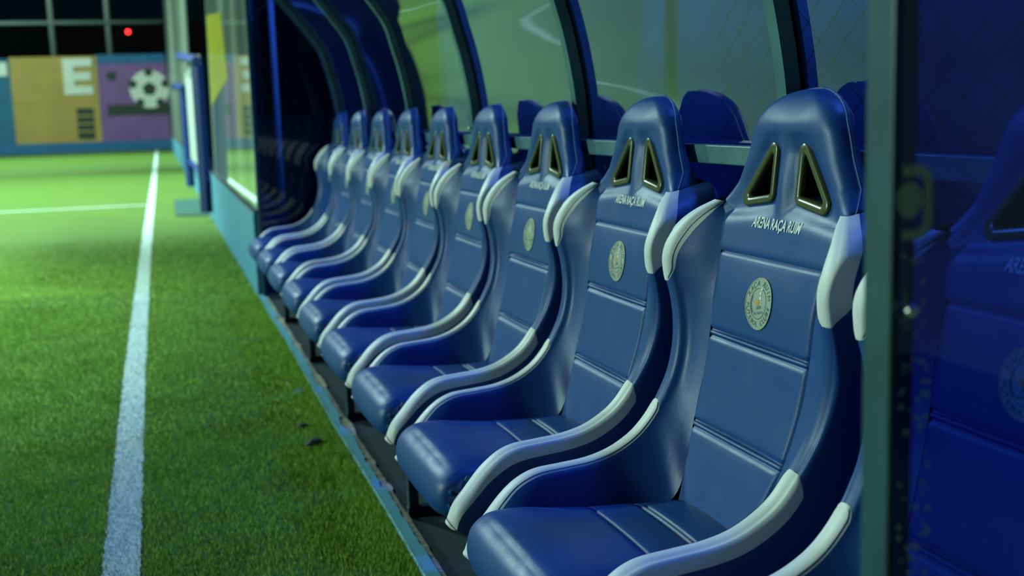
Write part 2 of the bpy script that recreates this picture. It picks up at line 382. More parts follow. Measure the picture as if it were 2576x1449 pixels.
# blue gate in the side wall
gt = empty('pitch_gate', (0.54, 14.6, 0)); tag(gt, 'blue steel gate with white panel beyond the glossy board', 'gate')
def gp(px, py, X): q = onX(px, py, X); return (q[0]-.5, q[1]-14.6, q[2])
def bar(name, p, q, r, m=M['gate_blue']): return MB().tube([p, q], r, 4).build(name, m, gt)
def zat(py, Y): return CAMZ+(322-py)*Y/3050.0*1.02
bar('post', (-.03, .0, .10), (-.03, .0, 1.84), .07)
bar('post', (-.03, 6.9, .05), (-.03, 6.9, 1.75), .07)
bar('top_bar', (-.03, -.05, 1.88), (-.09, 6.0, 2.24), .07)
bar('top_bar', (-.03, 6.8, 1.74), (-.09, 14.0, 1.97), .075)
MB().box(.0, .03, .35, 6.6, .55, 1.98).build('gate_panel', M['gate_white'], gt)
bar('bottom_bar', (-.01, .05, .5), (-.01, 6.9, .5), .04)
hb = MB().tube([(-.14, -.09, 1.86), (-.14, -.05, 1.86)], .02, 10).build('hinge_bolt', M['bolt'], gt, True)

# goal line and touchline painted in the turf
XL = -0.176; LW = 0.050
tl = empty('touchline', (XL, 0, 0)); tag(tl, 'wide white touchline painted along the turf', 'line')
ys = np.concatenate([np.arange(-2, 9, .02), np.arange(9, 53.2, .5)])
jl = rng.normal(0, .0022, len(ys)); jr = rng.normal(0, .0022, len(ys))
bow = np.interp(ys, [3, 6, 12, 25, 51], [0, -.008, .001, .055, .14])
v = []; f = []
for i, y in enumerate(ys): v += [(-LW+jl[i]+bow[i], y, .001), (LW+jr[i]+bow[i], y, .001)]
for i in range(len(ys)-1): f.append((2*i, 2*i+1, 2*i+3, 2*i+2))
obj('paint_strip', v, f, M['line'], tl)
gl_ = obj('goal_line', [(-25, 17.98, .001), (XL-LW, 17.98, .001), (XL-LW, 18.11, .001), (-25, 18.11, .001)], [(0, 1, 2, 3)], M['line'])
tag(gl_, 'thin white line crossing the turf at right angles to touchline', 'line')

# turf blades
def blades(name, xs, ys, h, wdt, m, parent=None, lean=.55):
    n_ = len(xs); a = rng.uniform(0, 2*math.pi, n_); ln = rng.uniform(.1, lean, n_)*h; b = rng.uniform(0, 2*math.pi, n_)
    V = np.empty((n_, 3, 3)); wx = wdt*np.cos(a)/2; wy = wdt*np.sin(a)/2
    V[:, 0] = np.stack([xs-wx, ys-wy, np.full(n_, -.004)], 1); V[:, 1] = np.stack([xs+wx, ys+wy, np.full(n_, -.004)], 1)
    V[:, 2] = np.stack([xs+ln*np.cos(b), ys+ln*np.sin(b), h], 1)
    me = bpy.data.meshes.new(name); me.vertices.add(n_*3); me.loops.add(n_*3); me.polygons.add(n_)
    me.vertices.foreach_set('co', V.ravel()); me.loops.foreach_set('vertex_index', np.arange(n_*3, dtype=np.int32))
    me.polygons.foreach_set('loop_start', np.arange(0, n_*3, 3, dtype=np.int32)); me.update(calc_edges=True); me.materials.append(m)
    return link(name, me, parent)
def scatter(n_, x0, x1, y0, y1): return rng.uniform(x0, x1, n_), rng.uniform(y0, y1, n_)
xs, ys_ = [], []
for n_, a in ((230000, (-1.9, .576, 1.2, 4.6)), (150000, (-2.4, .576, 4.6, 8.2)), (80000, (-3.0, .576, 8.2, 13.0))):
    x, y = scatter(n_, *a); k = rng.random(len(x)) < np.interp(y, [8.5, 13], [1, .05])*np.interp(x+0.165*y, [-1.3, -.05], [.05, 1]); xs.append(x[k]); ys_.append(y[k])
x, y = scatter(26000, .0, 1.0, 2.0, 8.1); x = .581-.10*x**2; xs.append(x); ys_.append(y)
x = np.concatenate(xs); y = np.concatenate(ys_)
bw = np.interp(y, [3, 6, 12, 25], [0, -.008, .001, .055]); onl = np.abs(x-XL-bw+rng.normal(0, .006, len(x))) < LW
edge = np.clip((x-.48)/.10, 0, 1)
h = rng.uniform(.008, .017, len(x))*(1+.9*edge*rng.random(len(x)))
h[onl] *= .62
wd = np.where(y < 4.6, .0032, np.where(y < 8.2, .005, .008))
gb = blades('turf_blades', x[~onl], y[~onl], h[~onl], wd[~onl], M['blade'])
tag(gb, 'short green turf blades in front of the dugout', 'turf', kind='stuff')
pb = blades('painted_blades', x[onl]-XL, y[onl], h[onl], wd[onl], M['line'], tl); tag(pb, kind='stuff')

# dark green slab, leaves, clods on the turf
mt = obj('turf_layer', [(.16, 15.6, .002), (.57, 15.4, .002), (.57, 18.7, .002), (.18, 18.7, .002), (.16, 15.6, .012), (.57, 15.4, .012), (.57, 18.7, .012), (.18, 18.7, .012)],
    [(4, 5, 6, 7), (0, 1, 5, 4), (1, 2, 6, 5), (2, 3, 7, 6), (3, 0, 4, 7)], mat('dark_green_slab', (.012, .07, .05), .9))
tag(mt, 'dark green flat slab lying on turf by the plinth', 'mat')
for k, (px, py, a, lb) in enumerate(((752, 985, .5, 'pale dry leaf lying on turf at the kerb'), (722, 968, 2.0, 'small narrow dry leaf lying beside a larger leaf on turf'))):
    q = onZ(px, py, .016); s_ = .030-.010*k
    o = obj('dry_leaf', [(-s_, 0, 0), (-.3*s_, .42*s_, .008), (.5*s_, .34*s_, .01), (s_, 0, .004), (.4*s_, -.38*s_, .008), (-.4*s_, -.34*s_, .004), (0, 0, .003)],
        [(6, 0, 1), (6, 1, 2), (6, 2, 3), (6, 3, 4), (6, 4, 5), (6, 5, 0)], mat('dry_leaf', (.42, .38, .22), .8)); o.location = q; o.rotation_euler = (0, 0, a)
    tag(o, lb, 'leaf')
for k, (px, py, s_, lb) in enumerate(((792, 1112, .030, 'dark clod of debris on turf near kerb'), (776, 1118, .014, 'tiny dark crumb beside the debris clod on turf'), (762, 1070, .020, 'dark tuft of debris on turf nearer the dry leaves'))):
    bm = bmesh.new(); bmesh.ops.create_icosphere(bm, subdivisions=2, radius=s_)
    for w in bm.verts: w.co *= 1+.35*(random.random()-.5); w.co.z *= .5
    me = bpy.data.meshes.new('turf_clod'); bm.to_mesh(me); bm.free(); me.materials.append(M['wall_dark'])
    o = link('turf_clod', me, None, Vector(onZ(px, py, .01))); tag(o, lb, 'debris')

# ------------------------------------------------------------------ dugout shelter
PROF = np.array([(1.21, .02), (1.222, .4), (1.222, .8), (1.205, 1.08), (1.194, 1.23), (1.178, 1.335), (1.16, 1.42), (1.135, 1.51), (1.095, 1.635), (1.01, 1.76), (.92, 1.875), (.82, 1.985), (.68, 2.08), (.5, 2.15), (.30, 2.19), (.12, 2.205)])
RY = [0.899]+[2.07+1.195*k for k in range(6)]
dg = empty('dugout_shelter', (1.0, 4.5, 0)); tag(dg, 'arched team dugout of teal steel ribs and blue see-through sheets', 'shelter')
OFF = Vector((1.0, 4.5, 0))
def rel(v): return [(p[0]-1.0, p[1]-4.5, p[2]) for p in v]
pp = catmull(PROF, np.linspace(0, 1, 70))
tg = np.gradient(pp, axis=0); tg /= np.linalg.norm(tg, axis=1, keepdims=True); nrm = np.stack([-tg[:, 1], tg[:, 0]], 1)   # towards the inside
def rib_mesh(hw, depth, inset):
    v = []; f = []
    for i in range(len(pp)):
        q0 = pp[i]+nrm[i]*inset; q1 = pp[i]+nrm[i]*(inset+depth)
        v += [(q1[0]-1, -hw, q1[1]), (q1[0]-1, hw, q1[1]), (q0[0]-1, hw, q0[1]), (q0[0]-1, -hw, q0[1])]
    for i in range(len(pp)-1):
        for k in range(4): f.append((i*4+k, i*4+(k+1) % 4, i*4+4+(k+1) % 4, i*4+4+k))
    f.append((0, 3, 2, 1)); n_ = (len(pp)-1)*4; f.append((n_, n_+1, n_+2, n_+3))
    return mesh('rib', v, f, M['steel'])
rm = rib_mesh(.019, .032, .002); rs = rib_mesh(.030, .004, -.009); rs.materials[0] = M['black']
bolt_me = MB().tube([(0, 0, 0), (-.006, 0, 0), (-.009, 0, 0)], [.009, .009, .004], 8).data('bolt', M['bolt'], True)
for k, y in enumerate(RY):
    rb = link('rib', rm, dg, (0, y-4.5, 0))
    s_ = link('gasket_strip', rs, rb)
    if k in (3,): link('bolt', bolt_me, rb, (.200-.034-.006, 0, 1.135))
# curved sheets, one per bay, slightly wavy
for k in range(6):
    y0, y1 = RY[k]+.002, RY[k+1]-.002; ny = 30; v = []
    ph = (0.3, 1.7, 2.2, .6, 3.1, 4.0)[k]
    for i in range(len(pp)):
        for j in range(ny):
            u = j/(ny-1); y = y0+(y1-y0)*u
            wv = .00025*math.sin(math.pi*u)*math.sin(2.6*u*math.pi+ph+.5*pp[i][1])*min(1, pp[i][1])
            q = pp[i]+nrm[i]*(wv-.001); v.append((q[0]-1, y-4.5, q[1]))
    obj('curved_sheet', v, grid_faces(len(pp), ny), M['pane'], dg, True)
# rails
def rbox(name, x0, x1, y0, y1, z0, z1, m=M['steel'], c=.003): return MB().box(x0-1, x1-1, y0-4.5, y1-4.5, z0, z1, c).build(name, m, dg)
rbox('back_rail', 1.157, 1.189, RY[0], RY[-1], 1.070, 1.111)
rbox('roof_rail', .775, .805, RY[0], RY[-1], 1.955, 1.985)
rbox('front_eave', .105, .138, RY[0], RY[-1], 2.163, 2.2)
# posts and end sheets
def end_outline(x_front):
    t = [(q[0], q[1]) for q in pp if q[0] > x_front]
    return [(x_front, .02)]+t+[(x_front, float(np.interp(-x_front, -pp[30:, 0], pp[30:, 1])))]
for k, y in ((0, RY[0]), (6, RY[6])):
    px0 = .598 if k == 0 else .612
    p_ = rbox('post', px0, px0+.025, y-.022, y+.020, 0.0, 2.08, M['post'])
    ol = end_outline(px0+.025); n_ = len(ol)
    yy = y-.031 if k == 0 else y+.004
    v = [(x-1, yy-4.5, z) for x, z in ol]+[(x-1, yy+.004-4.5, z) for x, z in ol]
    if k == 0:
        v[0] = (.600-1, yy-4.5, .02); v[n_] = (.600-1, yy+.004-4.5, .02)
        v[n_-1] = (.600-1, yy-4.5, v[n_-1][2]); v[2*n_-1] = (.600-1, yy+.004-4.5, v[2*n_-1][2])
    s_ = obj('end_sheet', v, [tuple(range(n_))], M['pane_end'], dg)
    if k == 0: first_end = s_; s_['label'] = 'blue end sheet with a camera icon and pale specks'
# print on the near end sheet: rounded camera icon and pale specks
ysht = RY[0]-.0325
def esheet(px, py): q = onY(px, py, ysht); return q[0], q[2]
ix0, iz1 = esheet(2262, 418); ix1, iz0 = esheet(2343, 600)
def rrect(x0, x1, z0, z1, r, n=6):
    out = []
    for cx, cz, a0 in ((x1-r, z1-r, 0), (x0+r, z1-r, 90), (x0+r, z0+r, 180), (x1-r, z0+r, 270)):
        for k in range(n+1): a = math.radians(a0+90*k/n); out.append((cx+r*math.cos(a), cz+r*math.sin(a)))
    return out
wI = ix1-(.603); cxI = .598+0.0; x0I = ix1-.0735
outer = rrect(x0I, ix1, iz0, iz1, .014); inner = rrect(x0I+.0085, ix1-.0085, iz0+.0085, iz1-.0085, .008); n_ = len(outer)
M['sheet_print'] = mat('pale_sheet_print', (.30, .36, .36), .6)
# the icon is clipped by the post edge: only the part right of the post is on the sheet
v = rel([(x, ysht, z) for x, z in outer]+[(x, ysht, z) for x, z in inner]); v = [(max(p[0], .601-1), p[1], p[2]) for p in v]
obj('icon_frame', v, [(i, (i+1) % n_, n_+(i+1) % n_, n_+i) for i in range(n_)], M['sheet_print'], first_end)
cxp, czp = esheet(2288, 503)
v = rel([(cxp+.0125*math.cos(t), ysht, czp+.0155*math.sin(t)) for t in np.linspace(0, 2*math.pi, 24, endpoint=False)])
obj('icon_lens', v, [tuple(range(24))], M['sheet_print'], first_end)
sk = MB()
for k in range(95):
    px = 2262+80*random.random()**1.2; py = random.uniform(640, 1449); x, z = esheet(px-(py-640)*.012, py)
    r = random.uniform(.0010, .0024)
    if x < .602: continue
    sk.add(rel([(x+r*math.cos(t), ysht, z+r*1.25*math.sin(t)) for t in np.linspace(0, 2*math.pi, 7, endpoint=False)]), [tuple(range(7))])
M['speck'] = mat('pale_speck', (.30, .36, .36), .7)
o = sk.build('pale_specks', M['speck'], first_end); o['kind'] = 'stuff'
x, z = esheet(2290, 782)
MB().tube([(x-1, ysht-4.5+.004, z), (x-1, ysht-4.5-.004, z), (x-1, ysht-4.5-.007, z)], [.006, .006, .003], 10).build('screw', M['bolt'], first_end, True)

# white post seen through the far end sheet
wp = MB().tube([(.815, 8.45, 0), (.815, 8.45, 2.4)], .020, 10).build('downpipe', mat('pale_pipe', (.75, .78, .75), .6), None, True)
tag(wp, 'slim upright pipe seen through the far blue end sheet', 'pipe')

# chain link fence behind the dugout
cf = empty('chain_link_fence', (1.50, 3.0, 0)); tag(cf, 'chain link wire fence behind the arched dugout sheets', 'fence')
dx, dz = .058, .047   # half diamond
wm = MB()
nzr = 30; z_0 = .35
def wire(y0, sgn):
    pts = []
    for i in range(nzr*2+1):
        s = i % 2
        pts.append((.003*(1 if s else -1)*sgn, y0+(dx if s else 0)*1.0, z_0+i*dz))
    return pts
for k in range(52):
    P_ = wire(-3.0+k*dx, 1 if k % 2 else -1)
    # alternate columns meet in interlocking bends
    Q = [(p[0], p[1]+(0.0 if k % 2 == 0 else 0.0), p[2]+(dz if k % 2 else 0)) for p in P_]
    wm.tube(Q, .0013, 3, cap=False)
o = wm.build('wire_mesh', M['net'], cf); o['kind'] = 'stuff'
for y in (-2.6, .4, 3.4): MB().tube([(.03, y, 0), (.03, y, 2.4)], .025, 10).build('post', M['pole'], cf, True)

# ------------------------------------------------------------------ seat frame under the row
sf = empty('bench_frame', (.6, 4.2, 0)); tag(sf, 'dark teal steel frame carrying the row of seats', 'frame')
def fb(name, x0, x1, y0, y1, z0, z1, m=M['dark_steel']): return MB().box(x0-.6, x1-.6, y0-4.2, y1-4.2, z0, z1, .002).build(name, m, sf)
for y in (1.0, 2.18, 3.38, 4.58, 5.78, 6.98):
    fb('leg', .645, .675, y-.015, y+.015, .03, .233, M['steel'] if y < 0 else M['dark_steel'])
    fb('leg', 1.05, 1.08, y-.015, y+.015, .03, .233)
    fb('foot_bar', .642, 1.09, y-.015, y+.015, .0, .03)
fb('front_rail', .645, .675, .95, 7.85, .233, .262)
fb('back_rail', 1.05, 1.08, .95, 7.85, .233, .262)

# ------------------------------------------------------------------ bucket seat
ZC = np.array([.36, .395, .407, .44, .518, .60, .68, .758, .833, .895, .942, 1.0, 1.06, 1.095, 1.115, 1.124, 1.128])
XC = np.array([-.012, .004, .010, .026, .056, .084, .101, .111, .128, .143, .153, .160, .167, .176, .187, .197, .206])
def xc(z): return np.interp(z, ZS, XS)
ZS = np.linspace(.36, 1.128, 400); XS = catmull(np.stack([ZC, XC], 1), np.linspace(0, 1, 1200)); XS = np.interp(ZS, XS[:, 0], XS[:, 1])
XS[:360] = np.convolve(np.pad(XS, 12, 'edge'), np.ones(25)/25, 'valid')[:360]
AZ = [.36, .40, .44, .518, .60, .68, .76, .833, .895, .93]; AW = [.120, .130, .148, .172, .180, .182, .184, .186, .198, .218]
HZ = [.93, .969, 1.014, 1.061, 1.085, 1.099, 1.112, 1.121, 1.1255, 1.1275]; HW = [.218, .191, .164, .144, .129, .113, .088, .055, .030, .006]
def aw(z): return np.interp(z, AZ, AW)
def hwid(z): return np.where(z <= .93, aw(z), np.interp(z, HZ, HW))
TRI = [(.037, 1.064), (.037, .935), (.174, .916)]
def tri_sd(y, z):
    # signed distance (negative inside) to the hole triangle, mirrored
    y = np.abs(y); P = [np.array(p) for p in TRI]; d = None
    for i in range(3):
        a, b = P[i], P[(i+1) % 3]; e = b-a; nn = np.array([e[1], -e[0]]); nn = nn/np.linalg.norm(nn)
        if nn @ (P[(i+2) % 3]-a) > 0: nn = -nn
        s = (y-a[0])*nn[0]+(z-a[1])*nn[1]; d = s if d is None else np.maximum(d, s)
    return d
def back_surf(y, z):
    """front face of the back / head cushion"""
    y = np.asarray(y, float); z = np.asarray(z, float)
    x = xc(z).astype(float)
    w = hwid(z); u = np.clip(np.abs(y)/w, 0, 1)
    k = np.clip((z-.915)/.05, 0, 1)
    x = x + k*.030*(1-np.sqrt(np.clip(1-u**9, 0, 1)))                    # rolled head edge
    x = x - (1-k)*.004*u**2                                              # slight hollow of the back
    sd = tri_sd(y, z)
    x = x + .011*np.exp(-np.clip(sd, 0, 1)**2/.020**2)*np.clip((z-.88)/.03, 0, 1)*np.clip((1.058-z)/.035, 0, 1)**.8
    x = x - .005*np.exp(-(y/.024)**2)*np.exp(-((z-.965)/.05)**2)         # soft pillar between the holes
    x = x - .009*np.exp(-(y/.12)**2)*np.exp(-((z-1.070)/.028)**2)        # head pad
    return x

seat_parts = []   # (name, mesh, sub list)
def add_part(name, me, subs=(), kind=None, label=None): seat_parts.append((name, me, list(subs), label))

# head part
zr = np.concatenate([np.linspace(.8345, .915, 16), np.linspace(.920, 1.07, 42), 1.07+.0575*np.sin(np.linspace(.06, math.pi/2, 16))])
vv = np.sin(np.linspace(-1, 1, 65)*math.pi/2*.86)/math.sin(math.pi/2*.86)
Z, Vv = np.meshgrid(zr, vv, indexing='ij'); Yg = -Vv*hwid(Z); Xg = back_surf(Yg, Z)
Xg += .004*np.exp(-((Z-.8345)/.004)**2)
def hole_keep(Yg, Z, off):
    yc = (Yg[:-1, :-1]+Yg[1:, 1:])/2; zc = (Z[:-1, :-1]+Z[1:, 1:])/2; sd = tri_sd(yc, zc)
    return lambda i, j: sd[i, j] > off
V = np.stack([Xg, Yg, Z], 2).reshape(-1, 3)
fr_faces = grid_faces(len(zr), 65, hole_keep(Yg, Z, -.009))
# rim strips to the back of the shell
XB = lambda z: xc(z)+np.interp(z, [.93, 1.0, 1.08, 1.128], [.070, .050, .046, .028])
mb = MB(); mb.add(V, fr_faces)
i0 = int(np.argmax(zr >= .925))
for col, s in ((0, 1), (64, -1)):
    e = []; 
    for i in range(i0, len(zr)):
        p = V[i*65+col]; xb = XB(zr[i]); q = 6
        e.append([(p[0]+(xb-p[0])*t, p[1]*(1+.03*math.sin(t*math.pi)), p[2]+.004*math.sin(t*math.pi)) for t in np.linspace(0, 1, q)])
    fl_ = [p for r_ in e for p in r_]; mb.add(fl_, [tuple(reversed(g)) if s < 0 else g for g in grid_faces(len(e), 6)])
add_part('headrest', mb.data('headrest', M['blue'], True))
# piping around the head edge
def rim_pt(i, col):
    p = V[i*65+col]; t = .12; return (p[0]+(XB(zr[i])-p[0])*t, p[1]*(1+.03*math.sin(t*math.pi)), p[2]+.004*math.sin(t*math.pi))
pl = [rim_pt(i, 0) for i in range(i0, len(zr)-1)]+[rim_pt(i, 64) for i in range(len(zr)-2, i0-1, -1)]
add_part('piping', MB().tube(pl, .0013, 5).data('piping', M['thread'], True))

# back panels between the seams
def back_panel(z0, z1, name):
    zz = np.concatenate([[z0, z0+.002, z0+.005], np.linspace(z0+.01, z1-.01, max(8, int((z1-z0)/.008))), [z1-.005, z1-.002, z1]])
    yy = np.concatenate([[-1, -.992, -.975], np.linspace(-.95, .95, 36), [.975, .992, 1]])
    Zp, Up = np.meshgrid(zz, yy, indexing='ij'); Yp = -Up*aw(Zp); Xp = back_surf(Yp, Zp)
    g = .005*(np.exp(-((Zp-z0)/.0035)**2)+np.exp(-((Zp-z1)/.0035)**2))+.006*np.exp(-((1-np.abs(Up))*aw(Zp)/.004)**2)
    puff = .004*(1-((Zp-z0)/(z1-z0)*2-1)**2)*(1-Up**2)
    return mesh(name, np.stack([Xp+g-puff, Yp, Zp], 2).reshape(-1, 3), grid_faces(len(zz), len(yy)), M['blue'], True)
add_part('back_panel', back_panel(.686, .8345, 'back_panel'))
add_part('back_panel', back_panel(.525, .674, 'back_panel'))
low = back_panel(.385, .513, 'back_panel'); add_part('back_panel', low)
for zs in (.680, .519):
    add_part('seam_strip', back_panel(zs-.006, zs+.006, 'seam_strip'))

# dark backing that closes the stitched seams
zz = np.linspace(.372, .86, 40); uu = np.linspace(-1, 1, 12); Zp, Up = np.meshgrid(zz, uu, indexing='ij'); Yp = -Up*(aw(Zp)+.012)
add_part('padding', mesh('padding', np.stack([xc(Zp)+.009, Yp, Zp], 2).reshape(-1, 3), grid_faces(40, 12), M['seam'], True))
# hole trims
def round_tri(off, r, n=7):
    P = [np.array(p, float) for p in TRI]; c = sum(P)/3; lines = []
    for i in range(3):
        a, b = P[i], P[(i+1) % 3]; e = (b-a)/np.linalg.norm(b-a); nn = np.array([-e[1], e[0]])
        if nn @ (c-a) < 0: nn = -nn
        lines.append((a+nn*off, e, nn))
    out = []
    for i in range(3):
        (a1, e1, n1), (a2, e2, n2) = lines[i-1], lines[i]
        # centre of the fillet: offset both lines by r
        A = np.stack([n1, n2]); bq = np.array([n1 @ (a1+n1*r), n2 @ (a2+n2*r)]); cc = np.linalg.solve(A, bq)
        t1 = math.atan2(-n1[1], -n1[0]); t2 = math.atan2(-n2[1], -n2[0]); dt = (t2-t1+math.pi) % (2*math.pi)-math.pi
        for k in range(n): t = t1+dt*k/(n-1); out.append(cc+r*np.array([math.cos(t), math.sin(t)]))
    return out
def trim_mesh(s):
    rings = []
    for off, r, dx_ in ((-.001, .0165, .004), (.0, .0155, -.003), (.003, .0125, -.0055), (.0125, .0065, -.0045), (.0148, .005, -.001), (.0152, .0048, .006)):
        ring = round_tri(off, r)
        rings.append([(float(xc(p[1]))+.009+dx_, s*p[0], p[1]) for p in ring])
    n_ = len(rings[0]); v = [p for r_ in rings for p in r_]; f = []
    for i in range(len(rings)-1):
        for k in range(n_):
            q = (i*n_+k, i*n_+(k+1) % n_, (i+1)*n_+(k+1) % n_, (i+1)*n_+k); f.append(q if s < 0 else q[::-1])
    return mesh('hole_trim', v, f, M['plastic'], True)
def liner_mesh(s):
    ra = [(float(xc(p[1]))+.0145, s*p[0], p[1]) for p in round_tri(.0151, .0048)]; rb_ = [(float(XB(np.array(p[1])))+.012, s*p[0], p[1]) for p in round_tri(.0151, .0048)]
    n_ = len(ra); return mesh('hole_liner', ra+rb_, [(k, (k+1) % n_, n_+(k+1) % n_, n_+k) for k in range(n_)], M['black'], True)
for s in (1, -1): add_part('hole_trim', trim_mesh(s), [('hole_liner', liner_mesh(s))], label='dark olive plastic hole trim')

# bolsters: foot F, crest K, outer foot O
ST = [
 ((-.374, .208, .296), (-.396, .256, .300), (-.384, .284, .287)),
 ((-.372, .208, .312), (-.380, .257, .333), (-.362, .290, .272)),
 ((-.350, .206, .325), (-.352, .257, .364), (-.330, .292, .262)),
 ((-.320, .205, .340), (-.322, .256, .396), (-.290, .292, .256)),
 ((-.295, .205, .350), (-.296, .256, .417), (-.250, .292, .252)),
 ((-.270, .203, .355), (-.270, .255, .431), (-.210, .292, .250)),
 ((-.240, .200, .357), (-.240, .255, .439), (-.160, .292, .252)),
 ((-.190, .196, .358), (-.190, .254, .443), (-.100, .292, .257)),
 ((-.130, .188, .360), (-.135, .254, .448), (-.040, .292, .265)),
 ((-.078, .176, .363), (-.086, .256, .460), (.010, .292, .280)),
 ((-.034, .158, .370), (-.043, .257, .481), (.060, .292, .305)),
 ((-.004, .146, .384), (-.012, .259, .505), (.105, .292, .340)),
 ((.016, .140, .420), (.014, .260, .536), (.135, .292, .390)),
 (.480, (.036, .263, .570), (.158, .292, .455)),
 (.545, (.052, .266, .602), (.178, .292, .525)),
 (.620, (.064, .271, .642), (.192, .292, .600)),
 (.685, (.069, .277, .685), (.202, .295, .670)),
 (.745, (.066, .284, .735), (.212, .300, .735)),
 (.790, (.057, .291, .782), (.218, .303, .790)),
 (.835, (.056, .292, .820), (.223, .303, .840)),
 (.868, (.070, .287, .855), (.228, .296, .885)),
 (.892, (.090, .272, .885), (.232, .280, .915)),
 (.912, (.112, .249, .908), (.233, .256, .938)),
 (.928, (.138, .222, .927), (.232, .228, .948)),
]
NS = len(ST)
Fp, Kp, Op = [], [], []
for F_, K_, O_ in ST:
    if not isinstance(F_, tuple): z = F_; F_ = (float(back_surf(np.array(float(aw(z))), np.array(z)))+.004, float(aw(z)), z)
    Fp.append(F_); Kp.append(K_); Op.append(O_)
Fp, Kp, Op = map(np.array, (Fp, Kp, Op))
T = np.linspace(0, 1, 190)
Fd, Kd, Od = catmull(Fp, T), catmull(Kp, T), catmull(Op, T)
Dn = Od-Kd; Dn[:, 1] = 0; Dn /= np.linalg.norm(Dn, axis=1, keepdims=True)      # into the padding
st = T*(NS-1)
rad = np.interp(st, [0, 3, 8, 13, 17, 20, 23], [.030, .031, .028, .029, .032, .030, .012])[:, None]
Yv = np.array([0, 1.0, 0])
I2 = Kd-Yv*rad+Dn*rad*.55; J2 = Kd+Yv*rad*.95+Dn*rad*.55
I1 = Kd-Yv*rad*.52+Dn*rad*.10; J1 = Kd+Yv*rad*.50+Dn*rad*.12
I3 = (I2*.5+Fd*.5)-Yv*rad*.10; J3 = J2*.45+Od*.55; J3[:, 1] = np.maximum(J3[:, 1], np.minimum(Od[:, 1]+.001, .306))
for A_ in (J2, J1): A_[:, 1] = np.minimum(A_[:, 1], .306)
ctrl = np.stack([Fd, I3, I2, I1, Kd, J1, J2, J3, Od], 1)          # rows x 9 x 3
NV = 49; vq = np.linspace(0, 1, NV)
BG = np.stack([catmull(ctrl[i], vq) for i in range(len(T))], 0)    # rows x NV x 3
# foot seam groove
# stripe limits in v (crest at v=.5), per row; outside the white ranges they stay empty
T_LOW, T_UP = 12.4, 17.55
def limits(i):
    t = st[i]
    if t <= T_LOW:                                # lower stripe, from the tip to the rounded upper end
        lo = np.interp(t, [0, 2, 4, 11], [.29, .29, .33, .34]); hi = .77
        if t > 11.75: k = math.sqrt(max(0, 1-((t-11.75)/(T_LOW-11.75))**2)); c = .57; lo, hi = c-(c-lo)*k, c+(hi-c)*k
        return lo, hi
    if t >= T_UP:                                 # shoulder stripe
        lo = np.interp(t, [17.5, 18.2, 20, 22, 23], [.34, .29, .22, .14, .07]); hi = .80
        if t < 18.4: k = math.sqrt(max(0, 1-((18.4-t)/(18.4-T_UP))**2)); c = .60; lo, hi = c-(c-lo)*k, c+(hi-c)*k
        return lo, hi
    return None
def bolster(side):
    G = BG.copy(); G[:, :, 1] *= side
    blue_v, blue_f, wl, wu = [], [], [], []
    nn = grid_normals(G.reshape(-1, 3), len(T), NV)
    # warp the v positions so a grid line follows each stripe edge exactly
    rows_b_in, rows_w, rows_b_out = [], [], []
    for i in range(len(T)):
        L = limits(i)
        if L is None: L = (.57, .57) if st[i] < 15 else (.60, .60)
        lo, hi = L
        a = catmull(BGc[i], np.linspace(0, lo, 22)); w_ = catmull(BGc[i], np.linspace(lo, hi, 13)); b_ = catmull(BGc[i], np.linspace(hi, 1, 18))
        rows_b_in.append(a); rows_w.append(w_); rows_b_out.append(b_)
    def arr(R_): A = np.array(R_); A = A.copy(); A[:, :, 1] *= side; return A
    return arr(rows_b_in), arr(rows_w), arr(rows_b_out)
BGc = ctrl
def flip(fs, side): return [tuple(reversed(q)) for q in fs] if side > 0 else fs
